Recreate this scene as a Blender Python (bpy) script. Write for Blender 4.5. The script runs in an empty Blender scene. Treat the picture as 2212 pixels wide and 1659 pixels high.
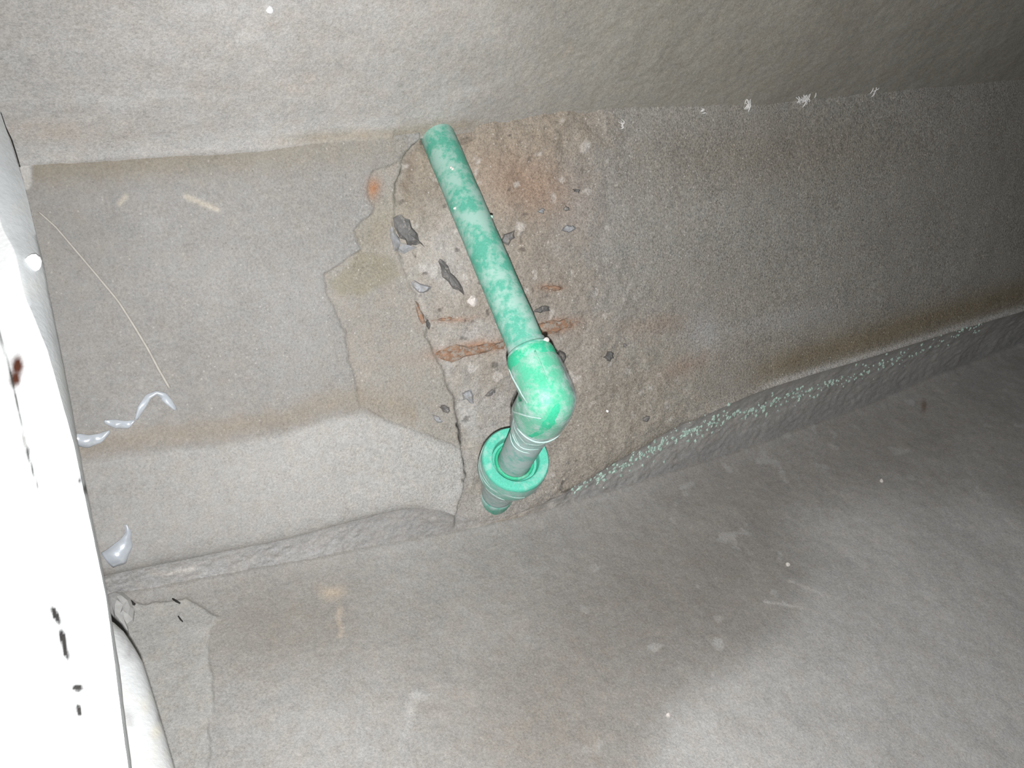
import bpy, math, random
import numpy as np
from mathutils import Vector, Matrix

random.seed(7); np.random.seed(7)
S = bpy.context.scene
COL = S.collection

# ------------------------------------------------------------------ camera
IW, IH, FPX = 2212.0, 1659.0, 1661.0
def nrm(a): a = np.array(a, float); return a/np.linalg.norm(a)
_n = np.array([-0.546, 0.223, -1.0])                 # into the wall, camera frame (right, up, back)
NY = nrm(_n)
NX = nrm(np.array([0.878, 0.209, -0.432]) - NY*np.dot(NY, [0.878, 0.209, -0.432]))
NZ = np.cross(NX, NY)
R = np.array([NX, NY, NZ])                           # camera frame -> room frame
KW = 0.621/np.linalg.norm(_n)                        # distance from lens to the wall plane
CAM = np.array([0.0, -KW, 0.30])
cam_d = bpy.data.cameras.new('camera'); cam = bpy.data.objects.new('camera', cam_d); COL.objects.link(cam)
cam_d.sensor_width = 36.0; cam_d.lens = FPX/IW*36.0; cam_d.clip_start = 0.005
M = Matrix.Identity(4)
for i in range(3):
    for j in range(3): M[i][j] = R[i, j]
    M[i][3] = CAM[i]
cam.matrix_world = M
S.camera = cam

def ray(px, py):
    px = np.asarray(px, float); py = np.asarray(py, float)
    c = np.stack([(px-IW/2)/FPX, -(py-IH/2)/FPX, -np.ones_like(px)], -1)
    return c @ R.T
def at(px, py, z):                                   # point seen at a pixel, at depth z
    return ray(px, py)*np.asarray(z, float)[..., None] + CAM if np.ndim(z) else ray(px, py)*z + CAM
def on_y(px, py, y):                                 # point seen at a pixel, on the plane Y = y
    r = ray(px, py); t = (np.asarray(y)-CAM[1])/r[..., 1]
    return r*t[..., None] + CAM
def proj(P):
    c = (np.asarray(P)-CAM) @ R
    z = np.maximum(-c[..., 2], 1e-3)
    return IW/2 + FPX*c[..., 0]/z, IH/2 - FPX*c[..., 1]/z, -c[..., 2]

# ------------------------------------------------------------------ light: the phone's own lamp just below its lens
w = bpy.data.worlds.new('world'); S.world = w; w.use_nodes = True
w.node_tree.nodes['Background'].inputs[0].default_value = (0.80, 0.90, 1.0, 1)
w.node_tree.nodes['Background'].inputs[1].default_value = 0.03
ld = bpy.data.lights.new('phone_flash', 'SPOT'); lo = bpy.data.objects.new('phone_flash', ld); COL.objects.link(lo)
ld.energy = 21.0; ld.spot_size = math.radians(160); ld.spot_blend = 1.0; ld.shadow_soft_size = 0.0022
ld.color = (0.985, 1.0, 1.03)
LM = M.copy()
off = R @ np.array([0.0042, -0.017, 0.0])
for i in range(3): LM[i][3] = CAM[i] + off[i]
aim = R @ nrm([0.26, -0.06, -1.0])
lo.matrix_world = Matrix.Translation(Vector(LM.translation)) @ Vector(aim).to_track_quat('-Z', 'Y').to_matrix().to_4x4()
S.view_settings.view_transform = 'Standard'; S.view_settings.look = 'None'
S.view_settings.exposure = 0.0; S.view_settings.gamma = 1.0; S.view_settings.use_curve_mapping = False

# ------------------------------------------------------------------ numeric helpers
def sstep(a, b, x):
    t = np.clip((x-a)/(b-a), 0, 1); return t*t*(3-2*t)
def _hash(ix, iy, iz):
    n = (ix*374761393 + iy*668265263 + iz*2147483647 + 1013904223).astype(np.int64) & 0xffffffff
    n = ((n ^ (n >> 13))*1274126177) & 0xffffffff
    n = ((n ^ (n >> 16))*2246822519) & 0xffffffff
    return ((n ^ (n >> 15)) & 0xffff)/65535.0
def vnoise(x, y, z=None):
    x = np.asarray(x, float); y = np.asarray(y, float)
    z = np.zeros_like(x) if z is None else np.asarray(z, float)
    x0 = np.floor(x); y0 = np.floor(y); z0 = np.floor(z)
    fx, fy, fz = x-x0, y-y0, z-z0
    fx = fx*fx*(3-2*fx); fy = fy*fy*(3-2*fy); fz = fz*fz*(3-2*fz)
    x0 = x0.astype(np.int64); y0 = y0.astype(np.int64); z0 = z0.astype(np.int64)
    r = 0
    for dz in (0, 1):
        for dy in (0, 1):
            for dx in (0, 1):
                r = r + _hash(x0+dx, y0+dy, z0+dz)*(fx if dx else 1-fx)*(fy if dy else 1-fy)*(fz if dz else 1-fz)
    return r*2-1
def fbm(x, y, f, octv=4, seed=0.0):
    r = 0; a = 0.5
    for k in range(octv):
        r = r + a*vnoise(x*f+seed*17.3, y*f-seed*9.1, np.full_like(x, seed*3.7+k*5.0)); f *= 2.03; a *= 0.5
    return r
def inpoly(px, py, poly, soft=6.0):                  # soft mask of a polygon, 1 inside
    poly = np.array(poly, float); n = len(poly)
    d = np.full(px.shape, 1e9); ins = np.zeros(px.shape, bool)
    bb = (px > poly[:, 0].min()-60) & (px < poly[:, 0].max()+60) & (py > poly[:, 1].min()-60) & (py < poly[:, 1].max()+60)
    x = px[bb]; y = py[bb]; dd = np.full(x.shape, 1e9); ii = np.zeros(x.shape, bool)
    for k in range(n):
        a = poly[k]; b = poly[(k+1) % n]; e = b-a
        t = np.clip(((x-a[0])*e[0]+(y-a[1])*e[1])/(e@e+1e-9), 0, 1)
        dd = np.minimum(dd, np.hypot(x-a[0]-t*e[0], y-a[1]-t*e[1]))
        c = ((a[1] > y) != (b[1] > y))
        with np.errstate(divide='ignore', invalid='ignore'):
            ii ^= c & (x < (b[0]-a[0])*(y-a[1])/(b[1]-a[1]+1e-12)+a[0])
    d[bb] = dd; ins[bb] = ii
    return sstep(-soft, soft, np.where(ins, d, -d))
def along(px, py, pts, wd):                          # soft mask along a polyline
    pts = np.array(pts, float); m = np.zeros(px.shape)
    bb = (px > pts[:, 0].min()-4*wd) & (px < pts[:, 0].max()+4*wd) & (py > pts[:, 1].min()-4*wd) & (py < pts[:, 1].max()+4*wd)
    x = px[bb]; y = py[bb]; d = np.full(x.shape, 1e9)
    for a, b in zip(pts[:-1], pts[1:]):
        e = b-a; t = np.clip(((x-a[0])*e[0]+(y-a[1])*e[1])/(e@e+1e-9), 0, 1)
        d = np.minimum(d, np.hypot(x-a[0]-t*e[0], y-a[1]-t*e[1]))
    m[bb] = np.exp(-(d/wd)**2)
    return m
def blob(px, py, cx, cy, rx, ry, ang=0.0):
    a = math.radians(ang); dx = px-cx; dy = py-cy
    u = (dx*math.cos(a)+dy*math.sin(a))/rx; v = (-dx*math.sin(a)+dy*math.cos(a))/ry
    return np.exp(-(u*u+v*v))
def mixc(c, col, m): return c*(1-m[..., None]) + np.array(col)*m[..., None]

# ------------------------------------------------------------------ scene helpers
def tag(o, label=None, cat=None, group=None, kind=None):
    if label: o['label'] = label
    if cat: o['category'] = cat
    if group: o['group'] = group
    if kind: o['kind'] = kind
    return o
def mesh_obj(name, verts, faces, mat, parent=None, col=None, smooth=True, grain=None):
    me = bpy.data.meshes.new(name)
    verts = np.asarray(verts, np.float32)
    if isinstance(faces, np.ndarray):
        nf = len(faces); k = faces.shape[1]
        me.vertices.add(len(verts)); me.vertices.foreach_set('co', verts.ravel())
        me.loops.add(nf*k); me.loops.foreach_set('vertex_index', faces.astype(np.int32).ravel())
        me.polygons.add(nf); me.polygons.foreach_set('loop_start', np.arange(nf, dtype=np.int32)*k)
        me.update(calc_edges=True)
    else:
        me.from_pydata([tuple(map(float, v)) for v in verts], [], faces)
    me.polygons.foreach_set('use_smooth', [smooth]*len(me.polygons))
    if col is not None:
        at_ = me.color_attributes.new('Col', 'FLOAT_COLOR', 'POINT')
        c4 = np.ones((len(verts), 4), np.float32); c4[:, :3] = col
        if grain is not None: c4[:, 3] = grain
        at_.data.foreach_set('color', c4.ravel())
    me.materials.append(mat); me.validate()
    o = bpy.data.objects.new(name, me); COL.objects.link(o)
    if parent: o.parent = parent; o.matrix_parent_inverse = parent.matrix_world.inverted()
    return o
def grid_faces(nu, nv):
    i = np.arange(nu-1)[:, None]*nv + np.arange(nv-1)[None, :]
    i = i.ravel()
    return np.stack([i, i+nv, i+nv+1, i+1], 1)
def empty(name, loc):
    o = bpy.data.objects.new(name, None); o.empty_display_size = 0.02; COL.objects.link(o)
    o.location = Vector([float(v) for v in loc]); bpy.context.view_layer.update(); return o

class NT:
    def __init__(s, name):
        s.m = bpy.data.materials.new(name); s.m.use_nodes = True; s.t = s.m.node_tree
        s.b = s.t.nodes['Principled BSDF']; s.out = s.t.nodes['Material Output']
    def n(s, typ, **kw):
        x = s.t.nodes.new(typ)
        for k, v in kw.items(): setattr(x, k, v)
        return x
    def l(s, a, b): s.t.links.new(a, b)
    def noise(s, scale, detail=3, rough=0.55, co=None):
        x = s.n('ShaderNodeTexNoise'); x.inputs['Scale'].default_value = scale
        x.inputs['Detail'].default_value = detail; x.inputs['Roughness'].default_value = rough
        s.l(co or s.co(), x.inputs['Vector']); return x.outputs['Fac']
    def co(s):
        if not hasattr(s, '_co'): s._co = s.n('ShaderNodeTexCoord')
        return s._co.outputs['Object']
    def ramp(s, f, p0, v0, p1, v1):
        x = s.n('ShaderNodeMapRange'); x.inputs[1].default_value = p0; x.inputs[2].default_value = p1
        x.inputs[3].default_value = v0; x.inputs[4].default_value = v1; s.l(f, x.inputs[0]); return x.outputs[0]
    def math(s, op, a, b):
        x = s.n('ShaderNodeMath', operation=op)
        for i, v in enumerate((a, b)):
            if isinstance(v, (int, float)): x.inputs[i].default_value = v
            else: s.l(v, x.inputs[i])
        return x.outputs[0]
    def mix(s, f, a, b, blend='MIX'):
        x = s.n('ShaderNodeMix', data_type='RGBA', blend_type=blend)
        for i, v in ((0, f), (6, a), (7, b)):
            if isinstance(v, (int, float)): x.inputs[i].default_value = v
            elif isinstance(v, tuple): x.inputs[i].default_value = v + (1,) if len(v) == 3 else v
            else: s.l(v, x.inputs[i])
        return x.outputs[2]
    def scale(s, col, f):                                # colour times value
        x = s.n('ShaderNodeVectorMath', operation='SCALE'); s.l(col, x.inputs[0]); s.l(f, x.inputs['Scale']); return x.outputs[0]
    def bump(s, h, strength, dist):
        x = s.n('ShaderNodeBump'); x.inputs['Strength'].default_value = strength; x.inputs['Distance'].default_value = dist
        s.l(h, x.inputs['Height']); s.l(x.outputs[0], s.b.inputs['Normal'])
    def attr(s, name='Col'):
        x = s.n('ShaderNodeAttribute', attribute_name=name); return x.outputs['Color']

# ------------------------------------------------------------------ materials
def sand_mat(name, grain=1.0, speck=1.0):
    m = NT(name)
    big = m.noise(22, 4); mid = m.noise(130, 4, 0.6); fine = m.noise(560, 3, 0.65); dust = m.noise(1300, 2)
    at_ = m.n('ShaderNodeAttribute', attribute_name='Col'); ga = at_.outputs['Alpha']
    g = m.math('ADD', m.ramp(fine, 0.28, -0.24*grain, 0.72, 0.24*grain), m.ramp(dust, 0.28, -0.20*grain, 0.72, 0.20*grain))
    f = m.math('ADD', m.ramp(big, 0.3, 0.94, 0.7, 1.06), m.math('ADD', m.ramp(mid, 0.25, -0.08, 0.75, 0.08), m.math('MULTIPLY', g, ga)))
    col = m.scale(at_.outputs['Color'], f)
    tint = m.noise(95, 5, 0.65)
    col = m.mix(m.ramp(tint, 0.42, 0.0, 0.72, 0.30), col, (1.07, 0.92, 0.78), 'MULTIPLY')
    v = m.n('ShaderNodeTexVoronoi'); v.inputs['Scale'].default_value = 420; m.l(m.co(), v.inputs['Vector'])
    sel = m.n('ShaderNodeSeparateColor'); m.l(v.outputs['Color'], sel.inputs[0])
    lite = m.math('MULTIPLY', m.ramp(v.outputs['Distance'], 0.16, 1.0, 0.32, 0.0), m.ramp(sel.outputs[0], 0.88, 0.0, 0.96, 0.55*speck))
    dark = m.math('MULTIPLY', m.ramp(v.outputs['Distance'], 0.14, 1.0, 0.28, 0.0), m.ramp(sel.outputs[1], 0.92, 0.0, 0.98, 0.50*speck))
    col = m.mix(m.math('MULTIPLY', lite, ga), col, (0.62, 0.58, 0.52)); col = m.mix(m.math('MULTIPLY', dark, ga), col, (0.07, 0.06, 0.05))
    m.l(col, m.b.inputs['Base Color'])
    m.b.inputs['Roughness'].default_value = 0.78; m.b.inputs['Specular IOR Level'].default_value = 0.25
    h = m.math('MULTIPLY', m.math('ADD', m.math('MULTIPLY', fine, 1.0), m.math('MULTIPLY', dust, 0.5)), ga)
    m.bump(h, 0.45*grain, 0.0012)
    return m.m
MAT_WALL = sand_mat('sandy_render', 1.15, 1.0)
MAT_TOP = sand_mat('smooth_render', 0.75, 0.4)
MAT_FLOOR = sand_mat('trowelled_mortar', 0.75, 0.35)

def plain(name, col, rough=0.6, var=0.25, scale=250, spec=0.4, bump=0.3, metal=0.0, dust=0.0, dcol=(0.30, 0.265, 0.225)):
    m = NT(name); f = m.noise(scale, 4, 0.6)
    c = m.mix(m.ramp(f, 0.3, 0.0, 0.7, 1.0), tuple(x*(1-var) for x in col), tuple(min(1, x*(1+var)) for x in col))
    if dust:
        g = m.noise(330, 5, 0.7); c = m.mix(m.ramp(g, 0.62-0.25*dust, 0.0, 0.74-0.25*dust, 0.9), c, dcol)
    m.l(c, m.b.inputs['Base Color']); m.b.inputs['Roughness'].default_value = rough
    m.b.inputs['Specular IOR Level'].default_value = spec; m.b.inputs['Metallic'].default_value = metal
    m.bump(f, bump, 0.0008); return m.m

def pipe_mat(name, base, dust=(0.42, 0.50, 0.47), amount=0.5, seed=0.0):
    m = NT(name)
    mp = m.n('ShaderNodeMapping'); mp.inputs['Location'].default_value = (seed, seed*1.7, 0)
    m.l(m.co(), mp.inputs['Vector'])
    a = m.noise(60, 6, 0.66, mp.outputs[0]); b = m.noise(260, 4, 0.65, mp.outputs[0]); c = m.noise(900, 2, 0.5, mp.outputs[0])
    s = m.math('ADD', m.math('MULTIPLY', a, 0.7), m.math('MULTIPLY', b, 0.3))
    k = m.ramp(s, 0.57-0.15*amount, 0.0, 0.68-0.15*amount, 0.95)
    g = m.mix(m.ramp(c, 0.3, 0.0, 0.7, 1.0), tuple(x*0.88 for x in base), tuple(x*1.1 for x in base))
    col = m.mix(k, g, dust)
    m.l(col, m.b.inputs['Base Color']); m.b.inputs['Specular IOR Level'].default_value = 0.22
    m.l(m.ramp(k, 0.0, 0.45, 1.0, 0.75), m.b.inputs['Roughness'])
    m.b.inputs['Subsurface Weight'].default_value = 0.0
    m.bump(b, 0.18, 0.0006)
    return m.m
MAT_PIPE = pipe_mat('green_pipe_dusty', (0.095, 0.35, 0.25), (0.29, 0.45, 0.38), 0.9, 0.3)
MAT_ELBOW = pipe_mat('green_elbow_plastic', (0.045, 0.42, 0.235), (0.26, 0.50, 0.39), 0.3, 1.9)
MAT_STUB = pipe_mat('green_stub_filmed', (0.20, 0.42, 0.36), (0.40, 0.48, 0.46), 1.1, 2.7)
MAT_FLANGE = pipe_mat('green_tail_plastic', (0.10, 0.36, 0.26), (0.30, 0.42, 0.38), 0.8, 5.2)
MAT_COUP = pipe_mat('green_coupling_plastic', (0.11, 0.50, 0.36), (0.30, 0.54, 0.45), 0.35, 4.1)

def film_mat():
    m = NT('clear_film'); t = m.t
    tr = m.n('ShaderNodeBsdfTransparent'); 
    f = m.noise(120, 5, 0.7); g = m.noise(420, 3, 0.6)
    m.b.inputs['Base Color'].default_value = (0.60, 0.69, 0.67, 1); m.b.inputs['Roughness'].default_value = 0.3
    m.bump(f, 0.6, 0.002)
    mx = m.n('ShaderNodeMixShader')
    lw = m.n('ShaderNodeLayerWeight'); lw.inputs['Blend'].default_value = 0.25
    k = m.math('ADD', m.ramp(f, 0.46, 0.05, 0.68, 0.42), m.math('MULTIPLY', lw.outputs['Facing'], 0.50))
    m.l(k, mx.inputs[0]); m.l(tr.outputs[0], mx.inputs[1]); m.l(m.b.outputs[0], mx.inputs[2])
    m.l(mx.outputs[0], m.out.inputs['Surface']); return m.m
MAT_FILM = film_mat()
def paint_mat():
    m = NT('white_paint'); f = m.noise(60, 4); g = m.noise(400, 3)
    col = m.scale(m.attr(), m.math('ADD', m.ramp(f, 0.3, 0.94, 0.7, 1.04), m.ramp(g, 0.3, -0.05, 0.7, 0.05)))
    m.l(col, m.b.inputs['Base Color']); m.b.inputs['Roughness'].default_value = 0.55; m.bump(g, 0.25, 0.001); return m.m
MAT_PAINT = paint_mat()
MAT_STONE = plain('grey_aggregate', (0.18, 0.172, 0.165), 0.6, 0.35, 180, 0.4, dust=.5)
MAT_STONE_L = plain('pale_aggregate', (0.31, 0.31, 0.315), 0.5, 0.3, 200, 0.45, dust=.4)
MAT_BRICK = plain('red_brick_fragment', (0.26, 0.155, 0.10), 0.9, 0.40, 260, 0.2, 0.8, dust=.62)
MAT_FOIL = plain('silvery_film', (0.55, 0.58, 0.61), 0.24, 0.12, 90, 0.7, 0.2, 0.25)
MAT_THREAD = plain('pale_thread', (0.43, 0.40, 0.35), 0.7, 0.1)
MAT_WEB = plain('white_lint', (0.62, 0.60, 0.57), 0.8, 0.1)
MAT_CRUMB = plain('white_crumb', (0.60, 0.55, 0.50), 0.8, 0.15, 400)
MAT_BEAD = plain('white_bead', (0.95, 0.95, 0.95), 0.4, 0.02)
MAT_SHAVE = plain('green_shavings', (0.36, 0.47, 0.40), 0.6, 0.3, 300)
MAT_GAP = plain('dark_gap_shade', (0.025, 0.022, 0.02), 0.9, 0.2)  # near-black colour stands for shade inside open gaps; nothing fills them

# ------------------------------------------------------------------ outlines of the room shell (measured on the photograph, laid on the wall plane)
def curve_on(pts, yfun=lambda x: np.zeros_like(x)):
    pts = np.array(pts, float)
    xs = np.linspace(pts[0, 0], pts[-1, 0], 400)
    ys = np.interp(xs, pts[:, 0], pts[:, 1])
    k = np.hanning(19); k /= k.sum()
    ys = np.convolve(np.pad(ys, 9, mode='edge'), k, 'valid')
    P = on_y(xs, ys, yfun(xs)); return P
TOPC = curve_on([(-420, 392), (75, 349), (350, 330), (600, 314), (860, 292), (1000, 274), (1200, 244), (1430, 226), (1650, 226), (1800, 208), (2212, 172), (2700, 130)])
LIPC = curve_on([(-420, 1375), (0, 1297), (230, 1251), (430, 1211), (640, 1168), (735, 1139), (874, 1104), (960, 1100), (1010, 1128), (1050, 1138), (1101, 1128), (1188, 1095), (1300, 1022), (1362, 985), (1514, 897), (1600, 858), (1663, 834), (1836, 782), (2042, 719), (2212, 670), (2700, 520)])
dfun = lambda x: np.interp(x, [-400, 850, 1080, 1300, 1600, 2212, 2700], [.014, .012, .010, .014, .024, .028, .028])
FLC = curve_on([(-420, 1425), (250, 1302), (600, 1236), (1000, 1160), (1150, 1122), (1300, 1078), (1547, 1003), (1712, 945), (1836, 900), (2001, 830), (2212, 748), (2700, 575)], dfun)
x0 = max(TOPC[0, 0], LIPC[0, 0], FLC[0, 0]); x1 = min(TOPC[-1, 0], LIPC[-1, 0], FLC[-1, 0])
# sample columns evenly as seen, so the far end is not oversampled
NU = 780
px_cols = np.linspace(-330, 2560, NU)
XC = np.clip(np.interp(px_cols, np.linspace(-420, 2700, 400), on_y(np.linspace(-420, 2700, 400), np.linspace(900, 500, 400), np.zeros(400))[:, 0]), x0, x1)
XC = np.unique(XC); NU = len(XC)
zt = np.interp(XC, TOPC[:, 0], TOPC[:, 2]); zl = np.interp(XC, LIPC[:, 0], LIPC[:, 2])
zf = np.interp(XC, FLC[:, 0], FLC[:, 2]); yf = np.interp(XC, FLC[:, 0], FLC[:, 1])

# ------------------------------------------------------------------ wall
STEP = np.array([(905, 298), (882, 325), (868, 348), (855, 400), (846, 470), (853, 544), (875, 591), (893, 641), (922, 703), (916, 728), (945, 790), (975, 860), (990, 930), (1000, 1000), (1005, 1045), (990, 1095), (985, 1130), (985, 1200)], float)
NV = 400
tv = np.linspace(0, 1, NV)
X = np.repeat(XC[:, None], NV, 1); Z = zl[:, None]*(1-tv) + (zt+0.010)[:, None]*tv
Y = np.zeros_like(X)
px, py, _ = proj(np.stack([X, Y, Z], -1))
jx = px + 9*fbm(px, py, 0.035, 4, 1); jy = py + 9*fbm(px, py, 0.035, 4, 2)
s = jx - np.interp(jy, STEP[:, 1], STEP[:, 0])
deep = np.interp(py, [280, 330, 450, 800, 950, 1100], [.016, .010, .0035, .0035, .008, .009])
rel = sstep(-1, 9, s)*(1-sstep(90, np.interp(py, [300, 500, 800, 1000], [130, 330, 420, 330]), s))
h = -deep*rel
SMEAR = [(905, 300), (862, 345), (800, 373), (788, 405), (806, 448), (766, 500), (778, 540), (700, 592), (712, 650), (742, 712), (760, 790), (778, 880), (850, 915), (900, 930), (960, 950), (1003, 980), (1060, 980), (1100, 300)]
smear = inpoly(jx, jy, SMEAR, 2.5)
h -= 0.0016*smear*(1-sstep(-2, 6, s))
TONGUE = [(775, 545), (850, 560), (872, 600), (830, 615), (790, 640), (735, 640), (715, 610)]
h += 0.0012*fbm(X, Z, 30, 4, 5) + 0.0016*fbm(X, Z, 9, 2, 6)
rough_zone = sstep(-5, 20, s)*(1-sstep(350, 640, s))
h += rough_zone*(0.0030*fbm(X, Z, 50, 4, 7) + 0.0011*fbm(X, Z, 260, 3, 8))
h += 0.0004*np.interp(px, [0, 900, 1400], [0.1, 0.3, 1.0])*fbm(X, Z, 330, 2, 9)
h += 0.004*along(px, py, [(1500, 905), (1663, 838), (1836, 785), (2042, 722), (2212, 672), (2500, 585)], 12)     # lip rolls forward
dl = Z - zl[:, None]
h -= 0.006*np.exp(-dl/0.0055)*(1-sstep(880, 1000, px))
h -= 0.003*np.exp(-dl/0.004)*sstep(1080, 1200, px)*(1-sstep(1480, 1560, px))
# trowel ridge across the left half
RID = [(170, 985), (330, 965), (480, 948), (620, 925), (700, 895), (780, 880), (870, 905), (960, 950)]
h -= 0.0020*sstep(-6, 10, py - np.interp(px, [p[0] for p in RID], [p[1] for p in RID]) + 6*fbm(px, py, .03, 3, 3))*(px < 1000)*0 
Y = -h
# colour
ns = fbm(X, Z, 14, 4, 11); n2 = fbm(X, Z, 45, 4, 12)
C = np.ones(X.shape + (3,))*np.array([0.285, 0.274, 0.258])
C = mixc(C, (0.235, 0.220, 0.198), np.clip(0.45+1.2*ns, 0, 1)*0.55)
# greyer right stretch
C = mixc(C, (0.290, 0.272, 0.236), sstep(1150, 1450, px)*0.7)
# olive brown under the ceiling line, left
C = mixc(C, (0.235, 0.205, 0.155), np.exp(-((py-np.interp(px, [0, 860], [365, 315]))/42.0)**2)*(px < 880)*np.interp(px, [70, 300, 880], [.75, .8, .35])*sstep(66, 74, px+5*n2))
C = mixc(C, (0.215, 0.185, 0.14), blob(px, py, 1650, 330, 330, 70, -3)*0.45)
# light plaster corner by the post
C = mixc(C, (0.43, 0.41, 0.38), (1-sstep(62, 74, jx))*(py < 410))
# brown smear and broken zone
C = mixc(C, (0.295, 0.268, 0.232), smear*0.7)
C = mixc(C, (0.275, 0.232, 0.182), sstep(-5, 30, s)*(1-sstep(280, 480, s+60*n2))*np.interp(py, [280, 620, 800, 1100], [.95, .75, .45, .35]))
C = mixc(C, (0.310, 0.272, 0.22), blob(px, py, 1350, 880, 330, 150, -25)*0.6)
C = mixc(C, (0.400, 0.385, 0.365), sstep(0, 25, s)*blob(px, py, 1010, 880, 130, 260, -8)*0.75*np.clip(.7+1.5*n2, 0, 1))
C = mixc(C, (0.42, 0.41, 0.39), blob(px, py, 960, 560, 80, 110, 25)*0.55*sstep(0, 10, s))
C = mixc(C, (0.225, 0.205, 0.145), inpoly(jx, jy, TONGUE, 9)*0.6)
C = mixc(C, (0.25, 0.22, 0.16), blob(px, py, 820, 490, 40, 70, 35)*0.6*smear)
C = mixc(C, (0.33, 0.15, 0.065), blob(jx, jy, 806, 405, 16, 20, 0)*0.85)
C = mixc(C, (0.165, 0.125, 0.095), blob(jx, jy, 893, 360, 12, 40, 10)*0.6)  # dark patch paints the recess shade left of the pipe top
# red brown streaks left by broken brick
for (cx, cy, rx, ry, an, k) in [(1030, 752, 95, 13, -10, .75), (1205, 704, 42, 13, -8, .8), (985, 690, 50, 6, -6, .5), (1190, 622, 28, 8, 0, .5), (1140, 400, 110, 60, 20, .35), (1420, 700, 70, 20, -10, .2), (1480, 790, 60, 18, -20, .25)]:
    C = mixc(C, (0.32, 0.165, 0.095), blob(jx, jy, cx, cy, rx, ry, an)*k)
# damp tide line and pale tongue, lower left
tide = py - np.interp(px, [p[0] for p in RID], [p[1] for p in RID]) + 5*fbm(px, py, .03, 3, 3)
C = mixc(C, (0.265, 0.228, 0.180), np.exp(-((tide+22)/26.0)**2)*(px < 900)*0.7)
C = mixc(C, (0.375, 0.362, 0.340), sstep(4, 24, tide)*(1-sstep(-8, 4, s))*np.interp(px, [150, 480, 600], [.45, .7, .9]))
C = mixc(C, (0.24, 0.212, 0.18), sstep(95, 230, tide)*(px < 1000)*(1-sstep(0, 6, s))*0.0)
# wet-looking brown strip above the lip, right
bs = py-np.interp(px, [1500, 1663, 1836, 2042, 2212, 2600], [897, 834, 782, 719, 670, 545])
C = mixc(C, (0.215, 0.175, 0.115), np.exp(-((bs+38)/34.0)**2)*sstep(1560, 1720, px)*0.85)
C = mixc(C, (0.50, 0.48, 0.45), np.exp(-((bs+4)/7.0)**2)*sstep(1600, 1700, px)*0.75)  # pale line paints the light caught along the lip ridge
C = mixc(C, (0.36, 0.35, 0.34), blob(px, py, 1520, 715, 40, 50, 0)*0.6 + blob(px, py, 1690, 690, 130, 22, -12)*0.4)
# efflorescence flecks
C = mixc(C, (0.55, 0.52, 0.48), sstep(0.30, 0.42, fbm(X, Z, 95, 3, 15))*rough_zone*0.45)
C = mixc(C, (0.48, 0.43, 0.35), along(px, py, [(402, 425), (440, 440), (470, 453)], 6)*0.7 + along(px, py, [(258, 440), (272, 424)], 6)*0.7)
C = mixc(C, (0.05, 0.045, 0.04), sstep(0.36, 0.44, fbm(X, Z, 150, 2, 19))*sstep(0, 20, s)*0.55*(1-sstep(250, 420, s)))
# crack along the edge of the broken plaster
crk = along(jx, jy, [(960, 880), (985, 905), (990, 930), (1000, 1000), (1004, 1040)], 2.6)*np.clip(.2+2.5*fbm(px, py, .06, 2, 21), 0, 1)
C = mixc(C, (0.03, 0.027, 0.024), np.clip(crk*1.4, 0, 1))
Y += 0.004*crk
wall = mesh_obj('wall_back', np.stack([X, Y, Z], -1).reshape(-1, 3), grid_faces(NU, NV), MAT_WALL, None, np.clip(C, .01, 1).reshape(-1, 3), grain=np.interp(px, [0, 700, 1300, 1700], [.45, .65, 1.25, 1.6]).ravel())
tag(wall, 'grey sandy rendered wall, broken open around the green pipe', kind='structure')
WX, WZ, WY = XC, (zl, zt+0.010), Y
def wall_y(P):                                       # surface depth of the wall near a point
    i = int(np.clip(np.searchsorted(XC, P[0]), 0, NU-1)); a = (P[2]-zl[i])/(zt[i]+0.010-zl[i])
    return float(WY[i, int(np.clip(round(a*(NV-1)), 0, NV-1))])
def on_wall(x, y, lift=0.0):
    P = on_y(np.array(float(x)), np.array(float(y)), 0.0)
    for _ in range(3): P = on_y(np.array(float(x)), np.array(float(y)), wall_y(P)-lift)
    return P

# ------------------------------------------------------------------ coved strip between wall and floor
NS = 70
tv = np.linspace(0, 1, NS)
X = np.repeat(XC[:, None], NS, 1)
P = 1-tv                                             # 0 at floor, 1 at lip
zz = zf[:, None]*tv + (zl[:, None]+.0004)*(1-tv)
prof = np.sin(tv*math.pi/2)**0.8
yy = yf[:, None]*prof + WY[:, :1]*(1-prof)
pxs, pys, _ = proj(np.stack([X, yy, zz], -1))
n1 = fbm(X, zz, 40, 4, 31)
yy = yy - 0.0015*n1 - 0.001*fbm(X, zz, 260, 2, 32)*sstep(0.05, .2, np.minimum(tv, 1-tv))*1.5
yy[:, 0] = WY[:, 0]-.0003
C = np.ones(X.shape+(3,))*np.array([0.285, 0.275, 0.262])
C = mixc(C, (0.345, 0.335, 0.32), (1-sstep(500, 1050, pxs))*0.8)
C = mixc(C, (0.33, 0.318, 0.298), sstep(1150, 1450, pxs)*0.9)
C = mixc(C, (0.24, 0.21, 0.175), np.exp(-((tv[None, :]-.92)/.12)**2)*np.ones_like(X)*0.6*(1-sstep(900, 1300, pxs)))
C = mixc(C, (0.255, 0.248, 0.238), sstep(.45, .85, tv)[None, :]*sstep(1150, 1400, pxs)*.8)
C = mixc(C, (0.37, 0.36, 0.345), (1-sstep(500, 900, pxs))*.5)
C = mixc(C, (0.50, 0.47, 0.43), along(pxs, pys, [(330, 1240), (370, 1238), (415, 1228)], 5)*.8 + blob(pxs, pys, 1190, 1090, 10, 7)*.7 + blob(pxs, pys, 1125, 1105, 18, 10)*.8 + blob(pxs, pys, 1030, 1140, 20, 6)*.7)
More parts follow.
